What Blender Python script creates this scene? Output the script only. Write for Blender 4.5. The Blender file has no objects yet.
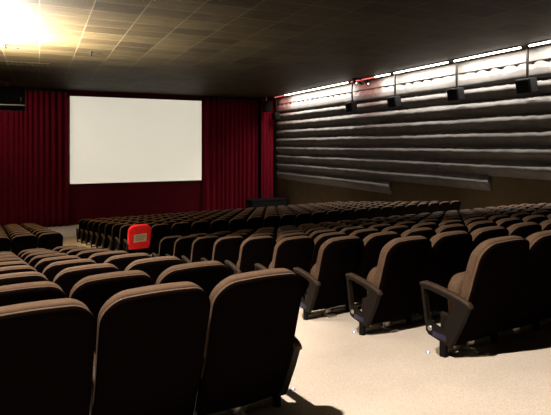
import bpy, bmesh, math, random
from mathutils import Vector, Matrix, noise
random.seed(7)
R = math.radians
CH = 1.65                       # eye height above the floor of the nearest row
C = bpy.context.scene.collection

# ------------------------------------------------------------------ camera
cam = bpy.data.cameras.new('camera'); cam.lens = 504/551*36; cam.sensor_width = 36
cam.shift_y = -62.5/551; cam.clip_end = 200; cam.clip_start = 0.05
co = bpy.data.objects.new('camera', cam); C.objects.link(co)
co.location = (0, 0, CH); co.rotation_euler = (R(90), 0, R(-25.1))
bpy.context.scene.camera = co
# ------------------------------------------------------------------ world and exposure
w = bpy.data.worlds.new('world'); bpy.context.scene.world = w; w.use_nodes = True
w.node_tree.nodes['Background'].inputs[0].default_value = (0, 0, 0, 1)
w.node_tree.nodes['Background'].inputs[1].default_value = 0
vs = bpy.context.scene.view_settings
vs.view_transform = 'Standard'; vs.look = 'None'; vs.gamma = 1; vs.exposure = 0.0; vs.use_curve_mapping = False
# ------------------------------------------------------------------ room measures (metres; z_rel is above the eye)
CEIL = CH + 3.41
WALLX = 15.6; WALLL = -3.7; FRONT = 33.9; REAR = -6.0
SX0, SX1, SZ0, SZ1 = 1.72, 10.17, CH - 2.43, CH + 3.05
A = R(4.5)                      # the seating is turned a little against the room
def gh(h, g, z=0.0):            # across the rows, along the rake -> world
    return Vector((h*math.cos(A) - g*math.sin(A), h*math.sin(A) + g*math.cos(A), z))
def to_gh(x, y): return x*math.cos(A) + y*math.sin(A), -x*math.sin(A) + y*math.cos(A)
RAKE = [(-9, CH-1.50), (1.5, CH-1.50), (11.0, CH-2.99), (13.4, CH-3.11), (31.2, CH-5.0), (40, CH-5.0)]
def floor_z(g):
    for (a, za), (b, zb) in zip(RAKE, RAKE[1:]):
        if g <= b: return za + (zb-za)*(g-a)/(b-a)
    return RAKE[-1][1]

# ------------------------------------------------------------------ lamps
def spot(name, loc, target, power, angle, blend, color, radius=0.1):
    l = bpy.data.lights.new(name, 'SPOT'); l.energy = power; l.spot_size = R(angle); l.spot_blend = blend
    l.color = color; l.shadow_soft_size = radius
    o = bpy.data.objects.new(name, l); C.objects.link(o); o.location = loc
    o.rotation_euler = (Vector(target) - Vector(loc)).to_track_quat('-Z', 'Y').to_euler(); return o
def area(name, loc, target, power, sx, sy, color, up='Y'):
    l = bpy.data.lights.new(name, 'AREA'); l.energy = power; l.shape = 'RECTANGLE'; l.size = sx; l.size_y = sy; l.color = color; l.spread = R(160)
    o = bpy.data.objects.new(name, l); C.objects.link(o); o.location = loc
    z = (Vector(loc) - Vector(target)).normalized(); x = Vector((0, 1, 0)); y = z.cross(x).normalized(); x = y.cross(z)
    o.rotation_euler = Matrix((x, y, z)).transposed().to_euler(); return o
WARM = (1.0, 0.89, 0.77)
# downlights in the ceiling above the left block
for h_, g_, p_, a_ in ((0.1, 2.5, 2200, 104), (-0.4, 7.0, 1900, 80), (-0.4, 12.0, 1300, 84)):
    p = gh(h_, g_, CEIL - 0.03)
    spot('downlight_lamp', p, (p.x + (1.3 if g_ < 4 else 0.3), p.y, 0), p_, a_, 0.3, WARM, 0.05)
spot('curtain_lamp', (-3.0, 29.8, CEIL - 0.15), (0.6, 33.9, CH - 2.0), 430, 120, 0.9, WARM, 0.1)
# flood lamp on the left wall that washes the ceiling
spot('ceiling_flood_lamp', (-2.6, 17.3, CEIL - 1.9), (-2.3, 17.3, CEIL), 110000, 160, 0.9, (1.0, 0.93, 0.84), 0.1)
# projector beam through the booth port in the rear wall
PL = Vector((5.6, REAR - 1.5, CH + 2.0))
spot('projector_lamp', PL, ((SX0+SX1)/2, FRONT, (SZ0+SZ1)/2), 47000, 24, 0.0, (1.0, 0.965, 0.86), 0.0)
# position of the covered seat, across and along the rake
RED_H, RED_G = 3.28 + 0.295, 13.65

# ------------------------------------------------------------------ materials
def mat(name, color, rough=0.8, metal=0.0, bump=None, var=None, spec=0.5, emit=None):
    m = bpy.data.materials.new(name); m.use_nodes = True; nt = m.node_tree
    b = nt.nodes['Principled BSDF']; b.inputs['Base Color'].default_value = (*color, 1)
    b.inputs['Roughness'].default_value = rough; b.inputs['Metallic'].default_value = metal
    b.inputs['Specular IOR Level'].default_value = spec
    if emit:
        b.inputs['Emission Color'].default_value = (*emit[0], 1); b.inputs['Emission Strength'].default_value = emit[1]
    tc = nt.nodes.new('ShaderNodeTexCoord')
    if var:
        n = nt.nodes.new('ShaderNodeTexNoise'); n.inputs['Scale'].default_value = var[0]; n.inputs['Detail'].default_value = 6
        nt.links.new(tc.outputs['Object'], n.inputs['Vector'])
        r = nt.nodes.new('ShaderNodeValToRGB')
        r.color_ramp.elements[0].position = 0.35; r.color_ramp.elements[1].position = 0.65
        r.color_ramp.elements[0].color = (*[c*(1-var[1]) for c in color], 1)
        r.color_ramp.elements[1].color = (*[min(1, c*(1+var[1])) for c in color], 1)
        nt.links.new(n.outputs['Fac'], r.inputs['Fac']); nt.links.new(r.outputs['Color'], b.inputs['Base Color'])
    if bump:
        n2 = nt.nodes.new('ShaderNodeTexNoise'); n2.inputs['Scale'].default_value = bump[0]; n2.inputs['Detail'].default_value = 5
        nt.links.new(tc.outputs['Object'], n2.inputs['Vector'])
        bp = nt.nodes.new('ShaderNodeBump'); bp.inputs['Strength'].default_value = bump[1]; bp.inputs['Distance'].default_value = bump[2]
        nt.links.new(n2.outputs['Fac'], bp.inputs['Height']); nt.links.new(bp.outputs['Normal'], b.inputs['Normal'])
    return m
M = {}
M['fabric'] = mat('seat_fabric', (0.092, 0.054, 0.032), 0.85, bump=(220, 0.3, 0.002), var=(30, 0.12), spec=0.2)
M['shell'] = mat('seat_shell_black', (0.0035, 0.0022, 0.002), 0.9, spec=0.0, bump=(180, 0.2, 0.002))
M['arm'] = mat('armrest_brown_plastic', (0.010, 0.007, 0.005), 0.6, spec=0.12, bump=(90, 0.1, 0.001))
M['pad'] = mat('armrest_top', (0.042, 0.026, 0.016), 0.55, spec=0.2, var=(25, 0.1))
M['metal'] = mat('seat_steel', (0.42, 0.38, 0.33), 0.35, 0.9, var=(40, 0.15))
M['rail'] = mat('pale_rail', (0.26, 0.21, 0.16), 0.5, 0.2, var=(40, 0.15))
M['dark'] = mat('black_paint', (0.006, 0.006, 0.006), 0.8, bump=(60, 0.1, 0.001), spec=0.08)
M['plate'] = mat('blue_plate', (0.012, 0.010, 0.045), 0.4, var=(50, 0.1))
M['red'] = mat('red_cover_cloth', (0.85, 0.02, 0.025), 0.8, bump=(40, 0.3, 0.004), spec=0.2, var=(12, 0.08))
M['paper'] = mat('pale_paper', (0.55, 0.48, 0.36), 0.8, var=(60, 0.05))
M['ink'] = mat('grey_print', (0.22, 0.19, 0.15), 0.8, var=(60, 0.05))
M['curtain'] = mat('red_velvet', (0.11, 0.002, 0.009), 0.9, bump=(50, 0.3, 0.004), var=(5, 0.12), spec=0.1)
M['maroon'] = mat('maroon_wall_cloth', (0.06, 0.002, 0.006), 0.9, bump=(40, 0.2, 0.003), var=(3, 0.08), spec=0.1)
M['screen'] = mat('screen_cloth', (0.78, 0.76, 0.70), 0.95, bump=(200, 0.05, 0.001), spec=0.05)
M['padding'] = mat('grey_wall_padding', (0.075, 0.068, 0.062), 0.8, bump=(9, 0.4, 0.02), var=(2.5, 0.15), spec=0.2)
M['wall'] = mat('brown_wall_cloth', (0.05, 0.035, 0.017), 0.9, bump=(30, 0.2, 0.003), var=(2, 0.1), spec=0.1)
M['black'] = mat('black_wall_cloth', (0.006, 0.006, 0.006), 0.95, bump=(30, 0.2, 0.003), spec=0.05)
M['tube'] = mat('white_tube', (0.9, 0.9, 0.9), 0.4, emit=((1.0, 0.95, 0.86), 9.0), var=(5, 0.02))
M['redtube'] = mat('red_tube', (0.7, 0.1, 0.1), 0.4, emit=((1.0, 0.22, 0.20), 0.8), var=(5, 0.02))
M['led'] = mat('blue_white_led', (0.8, 0.85, 1.0), 0.3, emit=((0.12, 0.25, 1.0), 2.2), var=(5, 0.02))
M['spotlens'] = mat('small_lens', (0.9, 0.9, 0.85), 0.2, emit=((1.0, 0.85, 0.7), 1.5), var=(5, 0.02))

def carpet():
    m = bpy.data.materials.new('speckled_carpet'); m.use_nodes = True; nt = m.node_tree; b = nt.nodes['Principled BSDF']
    b.inputs['Roughness'].default_value = 0.95; b.inputs['Specular IOR Level'].default_value = 0.1
    tc = nt.nodes.new('ShaderNodeTexCoord')
    n = nt.nodes.new('ShaderNodeTexNoise'); n.inputs['Scale'].default_value = 90; n.inputs['Detail'].default_value = 8; n.inputs['Roughness'].default_value = 0.75
    nt.links.new(tc.outputs['Object'], n.inputs['Vector'])
    r = nt.nodes.new('ShaderNodeValToRGB'); e = r.color_ramp.elements
    e[0].position = 0.36; e[0].color = (0.50, 0.415, 0.335, 1); e[1].position = 0.62; e[1].color = (0.72, 0.63, 0.53, 1)
    nt.links.new(n.outputs['Fac'], r.inputs['Fac'])
    n3 = nt.nodes.new('ShaderNodeTexNoise'); n3.inputs['Scale'].default_value = 2.2; n3.inputs['Detail'].default_value = 3
    nt.links.new(tc.outputs['Object'], n3.inputs['Vector'])
    mx = nt.nodes.new('ShaderNodeMix'); mx.data_type = 'RGBA'; mx.blend_type = 'MULTIPLY'
    mr = nt.nodes.new('ShaderNodeMapRange'); mr.inputs['To Min'].default_value = 0.85; mr.inputs['To Max'].default_value = 1.1
    nt.links.new(n3.outputs['Fac'], mr.inputs['Value']); mx.inputs['Factor'].default_value = 1.0
    nt.links.new(r.outputs['Color'], mx.inputs[6]); nt.links.new(mr.outputs['Result'], mx.inputs[7])
    nt.links.new(mx.outputs[2], b.inputs['Base Color'])
    bp = nt.nodes.new('ShaderNodeBump'); bp.inputs['Strength'].default_value = 0.5; bp.inputs['Distance'].default_value = 0.01
    nt.links.new(n.outputs['Fac'], bp.inputs['Height']); nt.links.new(bp.outputs['Normal'], b.inputs['Normal'])
    return m
M['carpet'] = carpet()

def ceiling_mat():
    m = bpy.data.materials.new('brown_ceiling_boards'); m.use_nodes = True; nt = m.node_tree; b = nt.nodes['Principled BSDF']
    b.inputs['Roughness'].default_value = 0.6; b.inputs['Specular IOR Level'].default_value = 0.08
    tc = nt.nodes.new('ShaderNodeTexCoord')
    mp = nt.nodes.new('ShaderNodeMapping'); mp.inputs['Rotation'].default_value = (0, 0, 0)
    nt.links.new(tc.outputs['Object'], mp.inputs['Vector'])
    br = nt.nodes.new('ShaderNodeTexBrick'); br.offset = 0.0; br.squash = 1
    br.inputs['Color1'].default_value = (0.034, 0.0245, 0.0105, 1); br.inputs['Color2'].default_value = (0.016, 0.011, 0.0045, 1)
    br.inputs['Mortar'].default_value = (0.06, 0.046, 0.025, 1); br.inputs['Scale'].default_value = 1
    br.inputs['Mortar Size'].default_value = 0.016; br.inputs['Brick Width'].default_value = 1.2; br.inputs['Row Height'].default_value = 0.9
    nt.links.new(mp.outputs[0], br.inputs['Vector'])
    n = nt.nodes.new('ShaderNodeTexNoise'); n.inputs['Scale'].default_value = 1.0; n.inputs['Detail'].default_value = 6
    mp2 = nt.nodes.new('ShaderNodeMapping'); mp2.inputs['Scale'].default_value = (1.2, 7.0, 1)
    nt.links.new(tc.outputs['Object'], mp2.inputs['Vector']); nt.links.new(mp2.outputs[0], n.inputs['Vector'])
    mr = nt.nodes.new('ShaderNodeMapRange'); mr.inputs['From Min'].default_value = 0.3; mr.inputs['From Max'].default_value = 0.7
    mr.inputs['To Min'].default_value = 0.75; mr.inputs['To Max'].default_value = 1.25
    nt.links.new(n.outputs['Fac'], mr.inputs['Value'])
    mx = nt.nodes.new('ShaderNodeMix'); mx.data_type = 'RGBA'; mx.blend_type = 'MULTIPLY'; mx.inputs['Factor'].default_value = 1
    nt.links.new(br.outputs['Color'], mx.inputs[6]); nt.links.new(mr.outputs['Result'], mx.inputs[7])
    nt.links.new(mx.outputs[2], b.inputs['Base Color'])
    return m
M['ceiling'] = ceiling_mat()

# ------------------------------------------------------------------ helpers
def link(name, bm, m, parent=None, smooth=True, recalc=True):
    if recalc: bmesh.ops.recalc_face_normals(bm, faces=bm.faces)
    me = bpy.data.meshes.new(name); bm.to_mesh(me); bm.free()
    for mm in (m if isinstance(m, (list, tuple)) else [m]): me.materials.append(mm)
    for p in me.polygons: p.use_smooth = smooth
    o = bpy.data.objects.new(name, me); C.objects.link(o)
    if parent: o.parent = parent
    return o
def tag(o, label=None, cat=None, group=None, kind=None):
    if label: o['label'] = label
    if cat: o['category'] = cat
    if group: o['group'] = group
    if kind: o['kind'] = kind
    return o
def thing(name, label, cat, loc=(0, 0, 0), rz=0, group=None):
    o = bpy.data.objects.new(name, None); C.objects.link(o); o.location = loc; o.rotation_euler = (0, 0, rz)
    o.empty_display_size = 0.1
    return tag(o, label, cat, group)
def box(bm, x0, x1, y0, y1, z0, z1, bev=0.0, rot=None, about=None):
    mtx = Matrix.Translation(((x0+x1)/2, (y0+y1)/2, (z0+z1)/2)) @ Matrix.Diagonal((x1-x0, y1-y0, z1-z0, 1))
    r = bmesh.ops.create_cube(bm, size=1, matrix=mtx)
    vs_ = r['verts']
    if bev:
        es = list({e for v in vs_ for e in v.link_edges})
        rr = bmesh.ops.bevel(bm, geom=es, offset=bev, segments=2, affect='EDGES', profile=0.6)
        vs_ = list({v for f in rr['faces'] for v in f.verts} | {v for v in vs_ if v.is_valid})
    return vs_
def cyl(bm, p0, p1, r0, r1=None, seg=12):
    p0, p1 = Vector(p0), Vector(p1); r1 = r0 if r1 is None else r1
    d = p1 - p0; q = Vector((0, 0, 1)).rotation_difference(d.normalized()).to_matrix().to_4x4()
    bmesh.ops.create_cone(bm, cap_ends=True, segments=seg, radius1=r0, radius2=r1, depth=d.length,
                          matrix=Matrix.Translation((p0+p1)/2) @ q)
def sweep(bm, path, prof, closed_prof=True):   # prof: list of (a,b) offsets per path station (frames given)
    rings = []
    for ctr, ux, uy in path:
        rings.append([bm.verts.new(ctr + ux*a + uy*b) for a, b in prof])
    n = len(prof)
    for r0, r1 in zip(rings, rings[1:]):
        for i in range(n):
            j = (i+1) % n
            bm.faces.new((r0[i], r0[j], r1[j], r1[i]))
    bm.faces.new(rings[0]); bm.faces.new(rings[-1][::-1])

# ------------------------------------------------------------------ the shell of the room
def make_floor():
    bm = bmesh.new(); hs = [-9 + i*1.0 for i in range(32)]
    gs = [-9, 1.5]
    g = 1.5
    while g < 40: g += 0.5; gs.append(g)
    gs = sorted(set(gs) | {a for a, _ in RAKE})
    grid = [[bm.verts.new(gh(h, g, floor_z(g))) for h in hs] for g in gs]
    for a, b in zip(grid, grid[1:]):
        for i in range(len(hs)-1): bm.faces.new((a[i], a[i+1], b[i+1], b[i]))
    # keep what lies inside the walls
    for co_, no in (((WALLX+.05, 0, 0), (1, 0, 0)), ((WALLL-.05, 0, 0), (-1, 0, 0)), ((0, FRONT+.05, 0), (0, 1, 0)), ((0, REAR-.05, 0), (0, -1, 0))):
        bmesh.ops.bisect_plane(bm, geom=bm.verts[:]+bm.edges[:]+bm.faces[:], plane_co=co_, plane_no=no, clear_outer=True)
    r = bmesh.ops.extrude_face_region(bm, geom=bm.faces[:])
    bmesh.ops.translate(bm, vec=(0, 0, -0.2), verts=[v for v in r['geom'] if isinstance(v, bmesh.types.BMVert)])
    return link('floor', bm, M['carpet'], smooth=False)
tag(make_floor(), 'beige speckled carpet floor sloping down to the screen', kind='structure')
def slab(name, x0, x1, y0, y1, z0, z1, m, label):
    bm = bmesh.new(); box(bm, x0, x1, y0, y1, z0, z1); o = link(name, bm, m, smooth=False); tag(o, label, kind='structure'); return o
LOW = CH - 5.2
slab('ceiling', WALLL-.2, WALLX+.2, REAR-.2, FRONT+.2, CEIL, CEIL+.2, M['ceiling'], 'dark brown boarded ceiling')
slab('wall_right', WALLX, WALLX+.2, REAR, FRONT, LOW, CEIL, M['wall'], 'brown wall behind the grey wall padding')
slab('wall_left', WALLL-.2, WALLL, REAR, FRONT, LOW, CEIL, M['black'], 'dark left wall')
slab('wall_front', WALLL-.2, WALLX+.2, FRONT, FRONT+.2, LOW, CEIL, M['maroon'], 'dark maroon wall under and around the screen')
# rear wall with the projection port
def port(px, pz):   # where the ray from lamp to a screen corner crosses the rear wall's inner face
    t = (REAR - PL.y)/(FRONT - 0.12 - PL.y)
    return PL.x + (px-PL.x)*t, PL.z + (pz-PL.z)*t
(ax, az), (bx_, bz) = port(SX0, SZ0), port(SX1, SZ1)
bm = bmesh.new(); T = REAR - 0.06
box(bm, WALLL-.2, ax, T, REAR, LOW, CEIL); box(bm, bx_, WALLX+.2, T, REAR, LOW, CEIL)
box(bm, ax, bx_, T, REAR, LOW, az); box(bm, ax, bx_, T, REAR, bz, CEIL)
tag(link('wall_rear', bm, M['black'], smooth=False), 'dark rear wall with the projection port', kind='structure')

# ------------------------------------------------------------------ screen
scr = thing('cinema_screen', 'large blank cream cinema screen on the front wall between red curtains', 'screen', ((SX0+SX1)/2, FRONT, SZ0))
bm = bmesh.new(); hw = (SX1-SX0)/2; hh = SZ1-SZ0
box(bm, -hw, hw, -.12, -.10, 0, hh); link('screen_cloth', bm, M['screen'], scr, smooth=False)
bm = bmesh.new()
for b_ in ((-hw-.05, -hw, 0, hh), (hw, hw+.05, 0, hh), (-hw-.05, hw+.05, -.05, 0), (-hw-.05, hw+.05, hh, hh+.05)):
    box(bm, b_[0], b_[1], -.125, 0, b_[2], b_[3])
link('frame', bm, M['maroon'], scr, smooth=False)

# ------------------------------------------------------------------ curtains
def curtain(name, x0, x1, y, z0, z1, seed, label, amp=0.17, fold=0.42):
    bm = bmesh.new(); n = int((x1-x0)/0.03); rows = 14; rnd = random.Random(seed)
    ph = []; p = 0
    for i in range(n+1):
        f = fold*(0.8 + 0.6*noise.noise(Vector((i*0.03*0.9, seed, 0))))
        p += 2*math.pi*0.03/f; ph.append(p)
    front = []
    for j in range(rows+1):
        t = j/rows; z = z0 + (z1-z0)*t; line = []
        for i in range(n+1):
            x = x0 + (x1-x0)*i/n
            a = amp*(1.0 - 0.25*t)*(0.75 + 0.5*noise.noise(Vector((x*0.5, seed+3, t*0.5))))
            s = math.sin(ph[i] + 0.5*noise.noise(Vector((x*0.3, t*1.2, seed))))
            s = math.copysign(abs(s)**0.8, s)
            line.append(bm.verts.new((x, y - 0.2 + a*s + 0.05*noise.noise(Vector((x, t*2, seed))), z)))
        front.append(line)
    for a_, b_ in zip(front, front[1:]):
        for i in range(n): bm.faces.new((a_[i], a_[i+1], b_[i+1], b_[i]))
    r = bmesh.ops.extrude_face_region(bm, geom=bm.faces[:])
    bmesh.ops.translate(bm, vec=(0, 0.03, 0), verts=[v for v in r['geom'] if isinstance(v, bmesh.types.BMVert)])
    o = thing(name, label, 'curtain', ((x0+x1)/2, y, z0))
    c = link('drape', bm, M['curtain']); c.parent = o; c.location = (-(x0+x1)/2, -y, -z0)
    bm = bmesh.new(); box(bm, x0, x1, y-.30, y-.10, z1-.02, z1+.10, 0.01)
    c = link('curtain_track', bm, M['dark']); c.parent = o; c.location = (-(x0+x1)/2, -y, -z0)
    return o
FZ = CH - 5.0
curtain('stage_curtain', WALLL+.1, SX0-.06, FRONT-.1, FZ+.02, CEIL-.14, 1.7, 'tall pleated dark red curtain left of the screen')
curtain('stage_curtain', SX1+.06, 14.35, FRONT-.1, FZ+.02, CEIL-.14, 5.1, 'tall pleated dark red curtain right of the screen, in shadow')
curtain('stage_curtain', 14.35, WALLX-.35, FRONT-.75, FZ+.02, CEIL-.14, 9.3, 'narrow brighter red curtain in the front right corner', amp=.12, fold=.35)

# ------------------------------------------------------------------ padding rows on the right wall
EDG = [3.33, 2.86, 2.28, 1.70, 1.12, 0.55, -0.03, -0.60, -1.18, -1.75, -2.40]
ORD = ['topmost', 'second from top', 'third from top', 'fourth from top', 'fifth from top', 'sixth from top', 'seventh from top',
       'eighth from top', 'second lowest', 'lowest and shortest']
def padding(i):
    z1, z0 = CH + EDG[i], CH + EDG[i+1]
    y0 = {8: 13.9, 9: 19.9}.get(i, 4.0); y1 = FRONT - 1.2
    dy = 0.07; n = int((y1-y0)/dy); m = 22
    B = [0.14, 0.19, 0.20, 0.21, 0.21, 0.21, 0.21, 0.21, 0.21, 0.21][i]
    bm = bmesh.new(); rings = []
    for k in range(n+1):
        y = y0 + (y1-y0)*k/n; line = []
        sc = abs(math.sin(math.pi*y/0.62 + 0.4*math.sin(y*0.7)))          # gathered between fixings
        wav = noise.noise(Vector((y*0.35, i*7.3, 0)))
        fine = noise.noise(Vector((y*1.9, i*3.1, 4)))
        tuck = 0.022*(1 - sc**0.5)*(1.0 + 0.8*fine)
        pocket = max(0.0, 1 - abs((y/0.62 + 0.10*fine) % 1.0 - 0.5)/0.38) if i in (1, 2) else 0.0
        pocket *= max(0.0, min(1.0, 0.95 + 0.9*wav))
        for j in range(m+1):
            t = j/m
            prof = math.exp(-((t-.40)/(.33 if i > 1 else .36))**2) if t < .40 else math.exp(-(abs(t-.40)/(.36 if i > 1 else .62))**(2.4 if i > 1 else 6))
            if i == 0: prof = (0.55 + 0.45*math.sin(math.pi/2*min(1, t/.75)))*(1 - math.exp(-((1-t)/.05)**2)*.9)
            if i in (1, 2) and t < .40:
                base = 1 - (1-.66)*((.40-t)/.40)**2 if i == 1 else prof
                cut = (0.30 if i == 1 else 0.42)
                prof = base*(1 - pocket*math.exp(-(t/cut)**3)) if i == 1 else max(prof, (1 - pocket)*math.exp(-((t-.40)/.55)**2))*(1 - .75*math.exp(-(t/.16)**3))
            b = 0.03 + (B*(1 + 0.16*wav) + 0.02*fine)*prof
            b -= tuck*math.exp(-((t-0.16)/0.14)**2)*1.6
            z = z1 + (z0-z1)*t + tuck*0.8*math.exp(-(t/0.15)**2) + 0.03*wav*math.sin(math.pi*t) - 0.03*fine*math.sin(math.pi*t)
            line.append(bm.verts.new((WALLX - max(b, 0.012), y, z)))
        line.append(bm.verts.new((WALLX - 0.004, y, z0))); line.append(bm.verts.new((WALLX - 0.004, y, z1)))
        rings.append(line)
    L = m+3
    for a_, b_ in zip(rings, rings[1:]):
        for j in range(L): bm.faces.new((a_[j], a_[(j+1) % L], b_[(j+1) % L], b_[j]))
    bm.faces.new(rings[0]); bm.faces.new(rings[-1][::-1])
    o = link('wall_cushion', bm, M['padding'])
    tag(o, f'long grey padded cushion strip on the right wall, {ORD[i]} of the strips', 'wall cushion', 'padded strips on the right wall')
for i in range(10): padding(i)

# ------------------------------------------------------------------ light trough along the top of the right wall
POST = [12.27, 15.65, 19.4, 23.0]
BAY = [(4.6, 12.1), (12.4, 15.5), (15.8, 19.25), (19.55, 22.85), (23.15, 32.4)]
BWORD = ['nearest the camera, cut off by the right edge', 'between the two nearest wall speakers', 'between the second and third wall speakers',
         'glowing partly red, behind the small ceiling spotlights', 'long farthest bay ending red near the curtain']
BAY = [(a-.3, b-.3) for a, b in BAY]
for k, (y0, y1) in enumerate(BAY):
    o = thing('light_trough', f'light strip along the right wall top, {BWORD[k]}', 'wall light', (WALLX, y0, CEIL), 0, 'light strips on the right wall')
    L = y1 - y0
    bm = bmesh.new(); box(bm, -.72, -.50, 0, L, -.03, -.004); box(bm, -.515, -.50, 0, L, -.045, -.03)
    link('housing', bm, M['dark'], o)
    redlen = {3: (L-2.1, L), 4: (L-1.6, L)}.get(k)
    t1 = redlen[0] if redlen else L
    bm = bmesh.new(); cyl(bm, (-.61, .03, -.06), (-.61, t1-.02, -.06), .034, seg=16); link('tube', bm, M['tube'], o)
    if redlen:
        bm = bmesh.new(); cyl(bm, (-.61, redlen[0], -.06), (-.61, redlen[1], -.06), .034, seg=16)
        tag(link('tube', bm, M['redtube'], o), 'dim red tube')
    if redlen:
        area('trough_lamp', (WALLX-.61, y0 + (redlen[0]+L)/2, CEIL-.11), (WALLX-.10, y0 + (redlen[0]+L)/2, CEIL-2), 45, redlen[1]-redlen[0], .04, (1.0, .38, .33))
    area('trough_lamp', (WALLX-.61, y0 + t1/2, CEIL-.11), (WALLX-.10, y0 + t1/2, CEIL-1.5), 100*t1, t1-.1, .04, (1.0, .95, .88), up='Z')

# ------------------------------------------------------------------ wall speakers on drop brackets
SP = [(11.99, 'rightmost of the row'), (15.23, 'second from the right'), (19.1, 'third from the right'),
      (22.7, 'beside the red glow'), (32.2, 'smallest, beside the corner curtain')]
for k, (y, wd) in enumerate(SP):
    o = thing('wall_speaker', f'black box speaker on a bracket by the padded wall, {wd}', 'speaker', (WALLX-.44, y, CEIL-1.36), 0, 'speakers along the right wall')
    bm = bmesh.new(); v0 = len(bm.verts)
    box(bm, -.22, .12, -.30, .30, -.24, .24, .015)
    bmesh.ops.rotate(bm, verts=bm.verts[:], cent=(0, 0, 0), matrix=Matrix.Rotation(R(-12), 3, 'Y'))
    link('cabinet', bm, M['dark'], o)
    bm = bmesh.new(); box(bm, -.245, -.220, -.26, .26, -.21, .21, .008)
    bmesh.ops.rotate(bm, verts=bm.verts[:], cent=(0, 0, 0), matrix=Matrix.Rotation(R(-12), 3, 'Y'))
    link('grille', bm, M['black'], o)
    bm = bmesh.new(); box(bm, -.03, .03, -.035, .035, .20, 1.355, .004); box(bm, -.07, .10, -.08, .08, 1.345, 1.359)
    link('bracket', bm, M['arm'], o)

def far_speaker(name, label, loc, w_, d_, h_, drop, cat='speaker', lines=True):
    o = thing(name, label, cat, loc)
    bm = bmesh.new(); box(bm, -w_/2, w_/2, -d_/2, d_/2, -h_, 0, .03); link('cabinet', bm, M['dark'], o)
    if lines:
        bm = bmesh.new(); box(bm, -w_/2*.98, w_/2*.98, -d_/2-.04, -d_/2+.01, -h_*.80, -h_*.76, .005); tag(link('trim_bar', bm, M['metal'], o), 'thin grey bar')
        for s in (.45, .55):
            bm = bmesh.new(); cyl(bm, (w_*.36, -d_/2-.02, -h_*s), (w_*.36, -d_/2+.01, -h_*s), .03); link('knob', bm, M['metal'], o)
    bm = bmesh.new(); cyl(bm, (-.1*w_, 0, -.02), (-.1*w_, 0, drop), .035); link('hanging_rod', bm, M['metal'], o)
    return o
zs = CH + 2.95
far_speaker('hanging_loudspeaker', 'black loudspeaker hung from the ceiling before the left curtain', (-1.35, 29.5, zs), 1.35, .8, 1.15, CEIL-zs)
zs = CH + 3.05
far_speaker('hanging_loudspeaker', 'small black loudspeaker hung before the right curtain near the corner', (14.35, 32.0, zs), .55, .5, .75, CEIL-zs, lines=False)

o = thing('low_black_cabinet', 'low wide black cabinet at the foot of the corner curtain', 'cabinet', (14.1, 31.6, FZ))
bm = bmesh.new(); box(bm, -1.3, 1.3, -.6, .6, .08, 1.25, .03); link('body', bm, M['black'], o)
bm = bmesh.new(); box(bm, -1.33, 1.33, -.63, .63, 1.25, 1.30, .01); link('top', bm, M['black'], o)
for sx in (-1.15, 1.15):
    bm = bmesh.new(); box(bm, sx-.06, sx+.06, -.5, .5, 0, .08); link('foot', bm, M['dark'], o)

# ------------------------------------------------------------------ small ceiling fittings
def px_ceiling(px, py):
    d = 3.41/((145-py)/504); u = (px-275.5)/504
    c, s = math.cos(R(25.1)), math.sin(R(25.1))
    return Vector((d*s + u*d*c, d*c - u*d*s, CEIL))
def px_floor(px, py):
    u = (px-275.5)/504; v = (py-145)/504; c, s = math.cos(R(25.1)), math.sin(R(25.1))
    d = 0.5
    while d < 40:
        x, y = d*s + u*d*c, d*c - u*d*s
        if CH - v*d <= floor_z(to_gh(x, y)[1]): break
        d += 0.005
    return Vector((x, y, floor_z(to_gh(x, y)[1])))
for (px, py, lab) in ((5, 44, 'small dark sprinkler on the bright part of the ceiling'), (91, 52, 'small sprinkler on the brown ceiling above the screen')):
    p = px_ceiling(px, py); o = thing('ceiling_sprinkler', lab, 'sprinkler', p)
    bm = bmesh.new(); cyl(bm, (0, 0, -.02), (0, 0, 0), .08, seg=16); link('rosette', bm, M['arm'], o)
    bm = bmesh.new(); cyl(bm, (0, 0, -.12), (0, 0, -.02), .03); cyl(bm, (0, 0, -.14), (0, 0, -.12), .06, .05, 16); link('head', bm, M['dark'], o)
    if px < 20:
        bm = bmesh.new(); cyl(bm, (0, 0, -.10), (.42, -.12, -.14), .018); link('arm', bm, M['dark'], o)
p = px_ceiling(366, 79)
o = thing('ceiling_spotlights', 'cluster of small spotlights on the ceiling by the padded wall', 'spotlight', (p.x-.3, p.y, CEIL))
bm = bmesh.new(); box(bm, -.5, .5, -.08, .08, -.06, 0, .01); link('base', bm, M['dark'], o)
for sx in (-.38, 0, .36):
    bm = bmesh.new(); cyl(bm, (sx, 0, -.06), (sx, 0, -.14), .03); cyl(bm, (sx, .10, -.17), (sx, -.12, -.26), .07, .09, 14)
    h_ = link('lamp_head', bm, M['dark'], o)
    if sx != 0:
        bm = bmesh.new(); cyl(bm, (sx, -.119, -.2595), (sx, -.13, -.264), .055, .05, 12); link('lens', bm, M['spotlens'], h_)
p = px_ceiling(8, 63.5)
o = thing('ceiling_vent', 'long perforated vent strip in the bright ceiling near the left curtain', 'vent', p)
bm = bmesh.new(); box(bm, -1.6, 1.6, -.75, .75, -.015, 0, .004); link('plate', bm, M['ceiling'], o)
for r_ in (-.45, .35):
    for i in range(16):
        bm = bmesh.new(); box(bm, -1.5+i*.19, -1.5+i*.19+.08, r_-.12, r_+.12, -.02, -.012); link('slot', bm, M['dark'], o)

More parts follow.
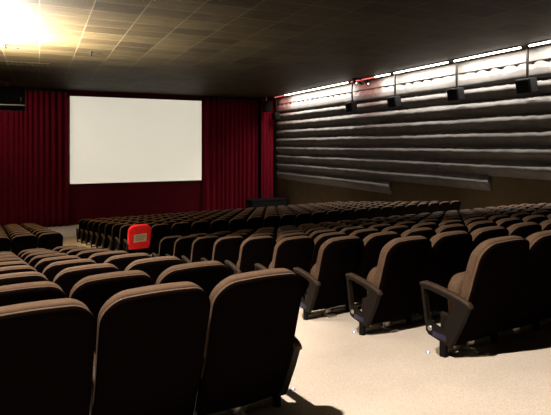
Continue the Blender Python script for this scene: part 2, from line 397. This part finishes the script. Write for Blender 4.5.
# ------------------------------------------------------------------ seats
def rounded_outline(hw0, hw1, z0, z1, rt, rb, arch, n=8):
    pts = []
    def hw_(z): return hw0 + (hw1-hw0)*(z-z0)/(z1-z0)
    zt = z1 - rt
    for i in range(7):                                   # right side upward
        z = (z0+rb) + (zt-(z0+rb))*i/6; pts.append((hw_(z), z))
    for i in range(1, n+1):
        a = math.pi/2*i/n; pts.append((hw_(zt) - rt + rt*math.cos(a), zt + rt*math.sin(a)))
    xe = hw_(zt) - rt
    for i in range(1, 8):
        x = xe - 2*xe*i/8; pts.append((x, z1))
    for i in range(0, n+1):
        a = math.pi/2*(1 - i/n); pts.append((-(hw_(zt) - rt + rt*math.cos(a)), zt + rt*math.sin(a)))
    for i in range(1, 7):
        z = zt + ((z0+rb)-zt)*i/6; pts.append((-hw_(z), z))
    for i in range(1, 4):
        a = math.pi/2*i/3; pts.append((-(hw_(z0) - rb + rb*math.cos(a)), z0 + rb - rb*math.sin(a)))
    pts.append((0, z0))
    for i in range(0, 3):
        a = math.pi/2*(1 - i/3); pts.append((hw_(z0) - rb + rb*math.cos(a), z0 + rb - rb*math.sin(a)))
    out = []
    for x, z in pts:
        if z > z1 - rt: z += arch*(1 - (x/max(hw1, .01))**2)*((z-(z1-rt))/rt)
        out.append((x, z))
    return out
def loft(bm, outline, rings, mapf):
    cx = 0; cz = sum(z for _, z in outline)/len(outline)
    zmin = min(z for _, z in outline); zmax = max(z for _, z in outline); cz = (zmin+zmax)/2
    hw = max(x for x, _ in outline); hz = (zmax-zmin)/2
    vr = []
    for ins, dep in rings:
        fx = (hw-ins)/hw; fz = (hz-ins)/hz
        vr.append([bm.verts.new(mapf(x*fx, cz+(z-cz)*fz, dep)) for x, z in outline])
    n = len(outline)
    for a, b in zip(vr, vr[1:]):
        for i in range(n): bm.faces.new((a[i], a[(i+1) % n], b[(i+1) % n], b[i]))
    for ring, (ins, dep) in ((vr[0], rings[0]), (vr[-1], rings[-1])):
        prev = ring
        for s in (.7, .4, .15):
            fx = (hw-ins)/hw*s; fz = (hz-ins)/hz*s
            cur = [bm.verts.new(mapf(x*fx, cz+(z-cz)*fz, dep)) for x, z in outline]
            for i in range(n): bm.faces.new((prev[i], prev[(i+1) % n], cur[(i+1) % n], cur[i]))
            prev = cur
        bm.faces.new(prev)
def lean(z): return 0.01 + 0.20*max(0, (0.95 - z))/0.8 + 0.10*max(0, (0.5-z)/0.4) + 0.03*math.sin(math.pi*min(1, max(0, (z-.1)/.85)))
BACKMAP = lambda x, z, d: Vector((x, lean(z) + d + 0.35*x*x, z))
def seat_parts(root):
    # padded backrest: front cushion with the piped outer rim seen from behind
    bm = bmesh.new(); ol = rounded_outline(.274, .281, .30, .945, .125, .05, .024)
    loft(bm, ol, [(.050, .052), (.020, .046), (.006, .052), (0, .066), (0, .110), (.010, .130), (.035, .142)], BACKMAP)
    link('backrest', bm, M['fabric'], root)
    # outer shell
    bm = bmesh.new(); ol = rounded_outline(.286, .288, .09, .930, .12, .03, .024)
    loft(bm, ol, [(.045, .0), (.016, .001), (.004, .010), (0, .022), (0, .044), (.010, .052)], BACKMAP)
    bmf = link('back_shell', bm, [M['fabric'], M['shell']], root)
    for p in bmf.data.polygons:                       # the rear face is black, the rolled edge is covered in the seat cloth
        if p.center.y < BACKMAP(p.center.x, p.center.z, 0).y + .020: p.material_index = 1
        if p.center.z < .32: p.material_index = 1
    # folded seat cushion
    bm = bmesh.new(); ol = rounded_outline(.205, .220, .17, .60, .13, .05, .02)
    loft(bm, ol, [(.03, .165), (.006, .18), (0, .20), (0, .255), (.012, .285), (.05, .32)], lambda x, z, d: Vector((x, 0.19+0.04*z+d - .02*abs(x), z)))
    link('seat_cushion', bm, M['fabric'], root)
    bm = bmesh.new(); box(bm, -.215, .215, .34, .565, .13, .30, .03); link('seat_pan', bm, M['arm'], root)
    # stand
    bm = bmesh.new(); box(bm, -.294, .294, .47, .53, -.03, .014, .003); tag(link('base_rail', bm, M['rail'], root), 'pale floor rail')
    bm = bmesh.new(); box(bm, -.235, .235, .40, .45, .10, .15, .005)
    link('support_beam', bm, M['dark'], root)
    bm = bmesh.new(); cyl(bm, (0, .425, -.03), (0, .425, .11), .035, seg=14); box(bm, -.05, .05, .31, .52, -.06, .010, .004); link('leg', bm, M['metal'], root)
def arm(root, sx, end=False):
    x = sx*((.304 if sx > 0 else .290) if end else .262)
    bm = bmesh.new()
    w2 = .024
    # panel with an opening, drawn in the y-z plane: outer and inner loops
    outer = [(.365, .075), (.250, .30), (.190, .44), (.200, .462), (.40, .500), (.60, .520), (.672, .512), (.678, .490), (.618, .135), (.590, .110)]
    inner = [(.440, .175), (.385, .33), (.330, .42), (.345, .440), (.41, .460), (.58, .482), (.640, .478), (.645, .460), (.602, .225), (.580, .205)]
    if not end: outer[1:5] = [(.330, .30), (.275, .42), (.275, .468), (.40, .500)]; inner[1:4] = [(.405, .33), (.355, .42), (.362, .440)]
    def ring(pts, xx): return [bm.verts.new((xx, y, z)) for y, z in pts]
    oL, oR, iL, iR = ring(outer, x-w2), ring(outer, x+w2), ring(inner, x-w2), ring(inner, x+w2)
    n = len(outer)
    for i in range(n):
        j = (i+1) % n
        bm.faces.new((oL[i], oL[j], oR[j], oR[i])); bm.faces.new((iL[i], iL[j], iR[j], iR[i]))
        bm.faces.new((oL[i], oL[j], iL[j], iL[i])); bm.faces.new((oR[i], oR[j], iR[j], iR[i]))
    a = link('armrest', bm, M['arm'], root, smooth=False)
    bm = bmesh.new()
    path = []
    ys = [(.180, .438), (.20, .460), (.28, .480), (.36, .494), (.46, .509), (.57, .520), (.65, .522), (.688, .508)]
    if not end: ys = [(.262, .462), (.275, .478)] + ys[3:]
    for y, z in ys: path.append((Vector((x, y, z)), Vector((1, 0, 0)), Vector((0, 0, 1))))
    sweep(bm, path, [(-.025, -.008), (-.028, .004), (-.020, .016), (.020, .016), (.028, .004), (.025, -.008)])
    tag(link('arm_pad', bm, M['pad'], a), 'smooth brown arm top')
    bm = bmesh.new(); cyl(bm, (x-.029, .575, .165), (x+.029, .575, .165), .022, seg=14)
    link('pivot_cap', bm, M['metal'], a)
    bm = bmesh.new(); box(bm, x-.018, x+.018, .42, .48, -.06, .09, .004); link('foot', bm, M['dark'], a)
    return a
proto = thing('theater_chair', '', 'chair')
seat_parts(proto); near_arm = arm(proto, -1)
end_arm = arm(proto, 1, True); end_arm.parent = None
aisle_arm = arm(proto, -1, True); aisle_arm.parent = None
plate = None
def copy_tree(o, parent=None, skip=None):
    c = o.copy(); C.objects.link(c); c.parent = parent
    for ch in kids[o]:
        if ch is not skip: copy_tree(ch, c)
    return c
kids = {}
def scan(o):
    kids[o] = list(o.children)
    for ch in o.children: scan(ch)
scan(proto); scan(end_arm); scan(aisle_arm)
def unlink_tree(o):
    for ch in kids[o]: unlink_tree(ch)
    C.objects.unlink(o)
unlink_tree(end_arm); unlink_tree(aisle_arm)

PITCH = 0.59
def project(v):
    c, s = math.cos(R(25.1)), math.sin(R(25.1)); d = v.x*s + v.y*c; l = v.x*c - v.y*s
    if d < .3: return None
    return 275.5 + 504*l/d, 145 - 504*(v.z-CH)/d, d
NEAR = [2.43 + 1.03*k for k in range(9)]
FAR = [13.65 + 1.056*k for k in range(9)]
NUM = ['first', 'second', 'third', 'fourth', 'fifth', 'sixth', 'seventh', 'eighth', 'ninth', 'tenth', 'eleventh', 'twelfth', 'thirteenth',
       'fourteenth', 'fifteenth', 'sixteenth', 'seventeenth', 'eighteenth', 'nineteenth', 'twentieth', 'twenty-first', 'twenty-second', 'twenty-third', 'twenty-fourth']
spots = []
for blk, rows in (('near', NEAR), ('far', FAR)):
    for k, g in enumerate(rows):
        rl = 1.635
        s = 0
        while True:                                           # left of the aisle
            h = rl - PITCH/2 - s*PITCH; p = gh(h, g)
            q = project(Vector((p.x, p.y, floor_z(g)+.9)))
            if p.x < WALLL + .4 or q is None or q[0] < -504*.45/q[2]: break
            spots.append((q[2], h, g, blk, 'left', k, s, s == 0)); s += 1
        ll = 3.20 + .004*k if blk == 'near' else 3.28 - .006*k
        s = 0
        while True:                                           # right of the aisle
            h = ll + PITCH/2 + s*PITCH; p = gh(h, g)
            if p.x > WALLX - .55: break
            q = project(Vector((p.x, p.y, floor_z(g)+.9)))
            if q[0] > 551 + 504*.62/q[2]: break
            spots.append((q[2], h, g, blk, 'right', k, s, False)); s += 1
spots.sort()
print('SEATS', len(spots))
used_proto = False
rest = []
for idx, (d, h, g, blk, side, k, s, endr) in enumerate(spots):
    loc = gh(h, g, floor_z(g + .3) + .008)
    if idx >= 300: rest.append((loc, g)); continue
    if not used_proto:
        o = proto; used_proto = True
    else:
        o = copy_tree(proto, None, near_arm if (side == 'right' and s == 0) else None)
        if side == 'right' and s == 0: copy_tree(aisle_arm, o)
    o.location = loc; o.rotation_euler = (0, 0, A)
    if endr:
        e = copy_tree(end_arm, o)
    if idx < 2000:
        row = f'{NUM[k]} row ' + ('from the camera' if blk == 'near' else 'beyond the cross aisle')
        pos = ('aisle-end seat' if s == 0 else f'{NUM[s]} seat from the aisle') 
        extra = 'brown cloth and black back'
        sd = f'{side} of the aisle'
        if blk == 'far' and side == 'right' and s == 0 and k == 0:
            o['label'] = 'dark seat under the red cover, at the aisle end beyond the cross aisle'
        elif s == 0:
            o['label'] = f'folded brown cinema seat at the aisle end, {side} block, {row}'
        else:
            o['label'] = f'folded brown cinema seat, {NUM[s]} from the aisle, {side} block, {row}'
    o['category'] = 'chair'
    o['group'] = {('near', 'left'): 'seats of the near left block', ('near', 'right'): 'seats of the near right block',
                  ('far', 'left'): 'seats of the far left block', ('far', 'right'): 'seats of the far right block'}[(blk, side)]
# small blue number plates on the aisle-side panels of the nearest right block rows
aisle = [o for o in C.objects if o.get('category') == 'chair' and 'aisle end, right block' in str(o.get('label')) and 'from the camera' in str(o.get('label'))]
bmp = bmesh.new(); box(bmp, -.3145, -.3095, .405, .545, .110, .155, .002)
pl0 = link('number_plate', bmp, M['plate']); tag(pl0, 'dark blue plate')
for i, o in enumerate(aisle[:3]):
    c = pl0 if i == 0 else pl0.copy()
    if i: C.objects.link(c)
    c.parent = o
# the farthest seats, past the first three hundred, as one mass
if rest:
    base = bmesh.new()
    def gather(o, mtx):
        if o.type == 'MESH':
            tmp = o.data.copy(); tmp.transform(mtx)
            fab = (o.data.materials[0] == M['fabric'])
            for p in tmp.polygons: p.material_index = (p.material_index if o.name.startswith('back_shell') else (0 if fab else 1))
            base.from_mesh(tmp); bpy.data.meshes.remove(tmp)
        for ch in kids[o]: gather(ch, mtx)
    bm = bmesh.new()
    gather(proto, Matrix.Identity(4))
    me0 = bpy.data.meshes.new('seat_mass'); base.to_mesh(me0); base.free()
    for loc, g in rest:
        t = me0.copy(); t.transform(Matrix.Translation(loc) @ Matrix.Rotation(A, 4, 'Z')); bm.from_mesh(t); bpy.data.meshes.remove(t)
    o = link('theater_chairs', bm, [M['fabric'], M['shell']], recalc=False)
    tag(o, 'farthest rows of dark cinema seats before the screen wall', 'seats', kind='stuff')

# ------------------------------------------------------------------ red cover on the aisle-end seat
g = FAR[0]
cv = thing('seat_cover', 'bright red cloth cover with a pale paper sign over a seat back', 'seat cover', gh(RED_H, g, floor_z(g+.3)+.008), A)
bm = bmesh.new(); ol = rounded_outline(.294, .304, .31, .972, .14, .03, .024)
loft(bm, ol, [(.030, -.030), (.010, -.028), (0, -.010), (0, .135), (.010, .165), (.035, .172)], BACKMAP)
link('cloth', bm, M['red'], cv)
bm = bmesh.new(); pts = [(x, z) for x in (-.17, -.06, .06, .17) for z in (.52, .745)]
gv = [[bm.verts.new(BACKMAP(x, z+.012*(x/.17), dd)) for z in (.52, .745)] for x in (-.17, -.06, .06, .17) for dd in (-.036,)]
for a_, b_ in zip(gv, gv[1:]): bm.faces.new((a_[0], b_[0], b_[1], a_[1]))
r = bmesh.ops.extrude_face_region(bm, geom=bm.faces[:]); bmesh.ops.translate(bm, vec=(0, .008, 0), verts=[v for v in r['geom'] if isinstance(v, bmesh.types.BMVert)])
ps = link('paper_sign', bm, M['paper'], cv, smooth=False)
bm = bmesh.new()
for zc, a0, a1 in ((.685, -.13, .12), (.635, -.14, .14), (.585, -.12, .09)):
    xs = [a0 + (a1-a0)*i/6 for i in range(7)]
    gv = [[bm.verts.new(BACKMAP(x, zc+zz+.012*(x/.17), -.039)) for zz in (-.010, .010)] for x in xs]
    for a_, b_ in zip(gv, gv[1:]): bm.faces.new((a_[0], b_[0], b_[1], a_[1]))
link('print_lines', bm, M['ink'], ps, smooth=False)

# ------------------------------------------------------------------ little floor lights
for px, py, lab in ((293, 390, 'small blue floor light beside the nearest left aisle seat'), (354, 333, 'small blue floor light in the aisle carpet, middle one'),
                    (428, 353, 'small blue floor light in front of the nearest right aisle seat')):
    p = px_floor(px, py); o = thing('floor_light', lab, 'floor light', p)
    bm = bmesh.new(); cyl(bm, (0, 0, -.01), (0, 0, .006), .022, .018, 16); link('rim', bm, M['metal'], o)
    bm = bmesh.new(); bmesh.ops.create_uvsphere(bm, u_segments=12, v_segments=6, radius=.011, matrix=Matrix.Translation((0, 0, .006))); link('lens', bm, M['led'], o)
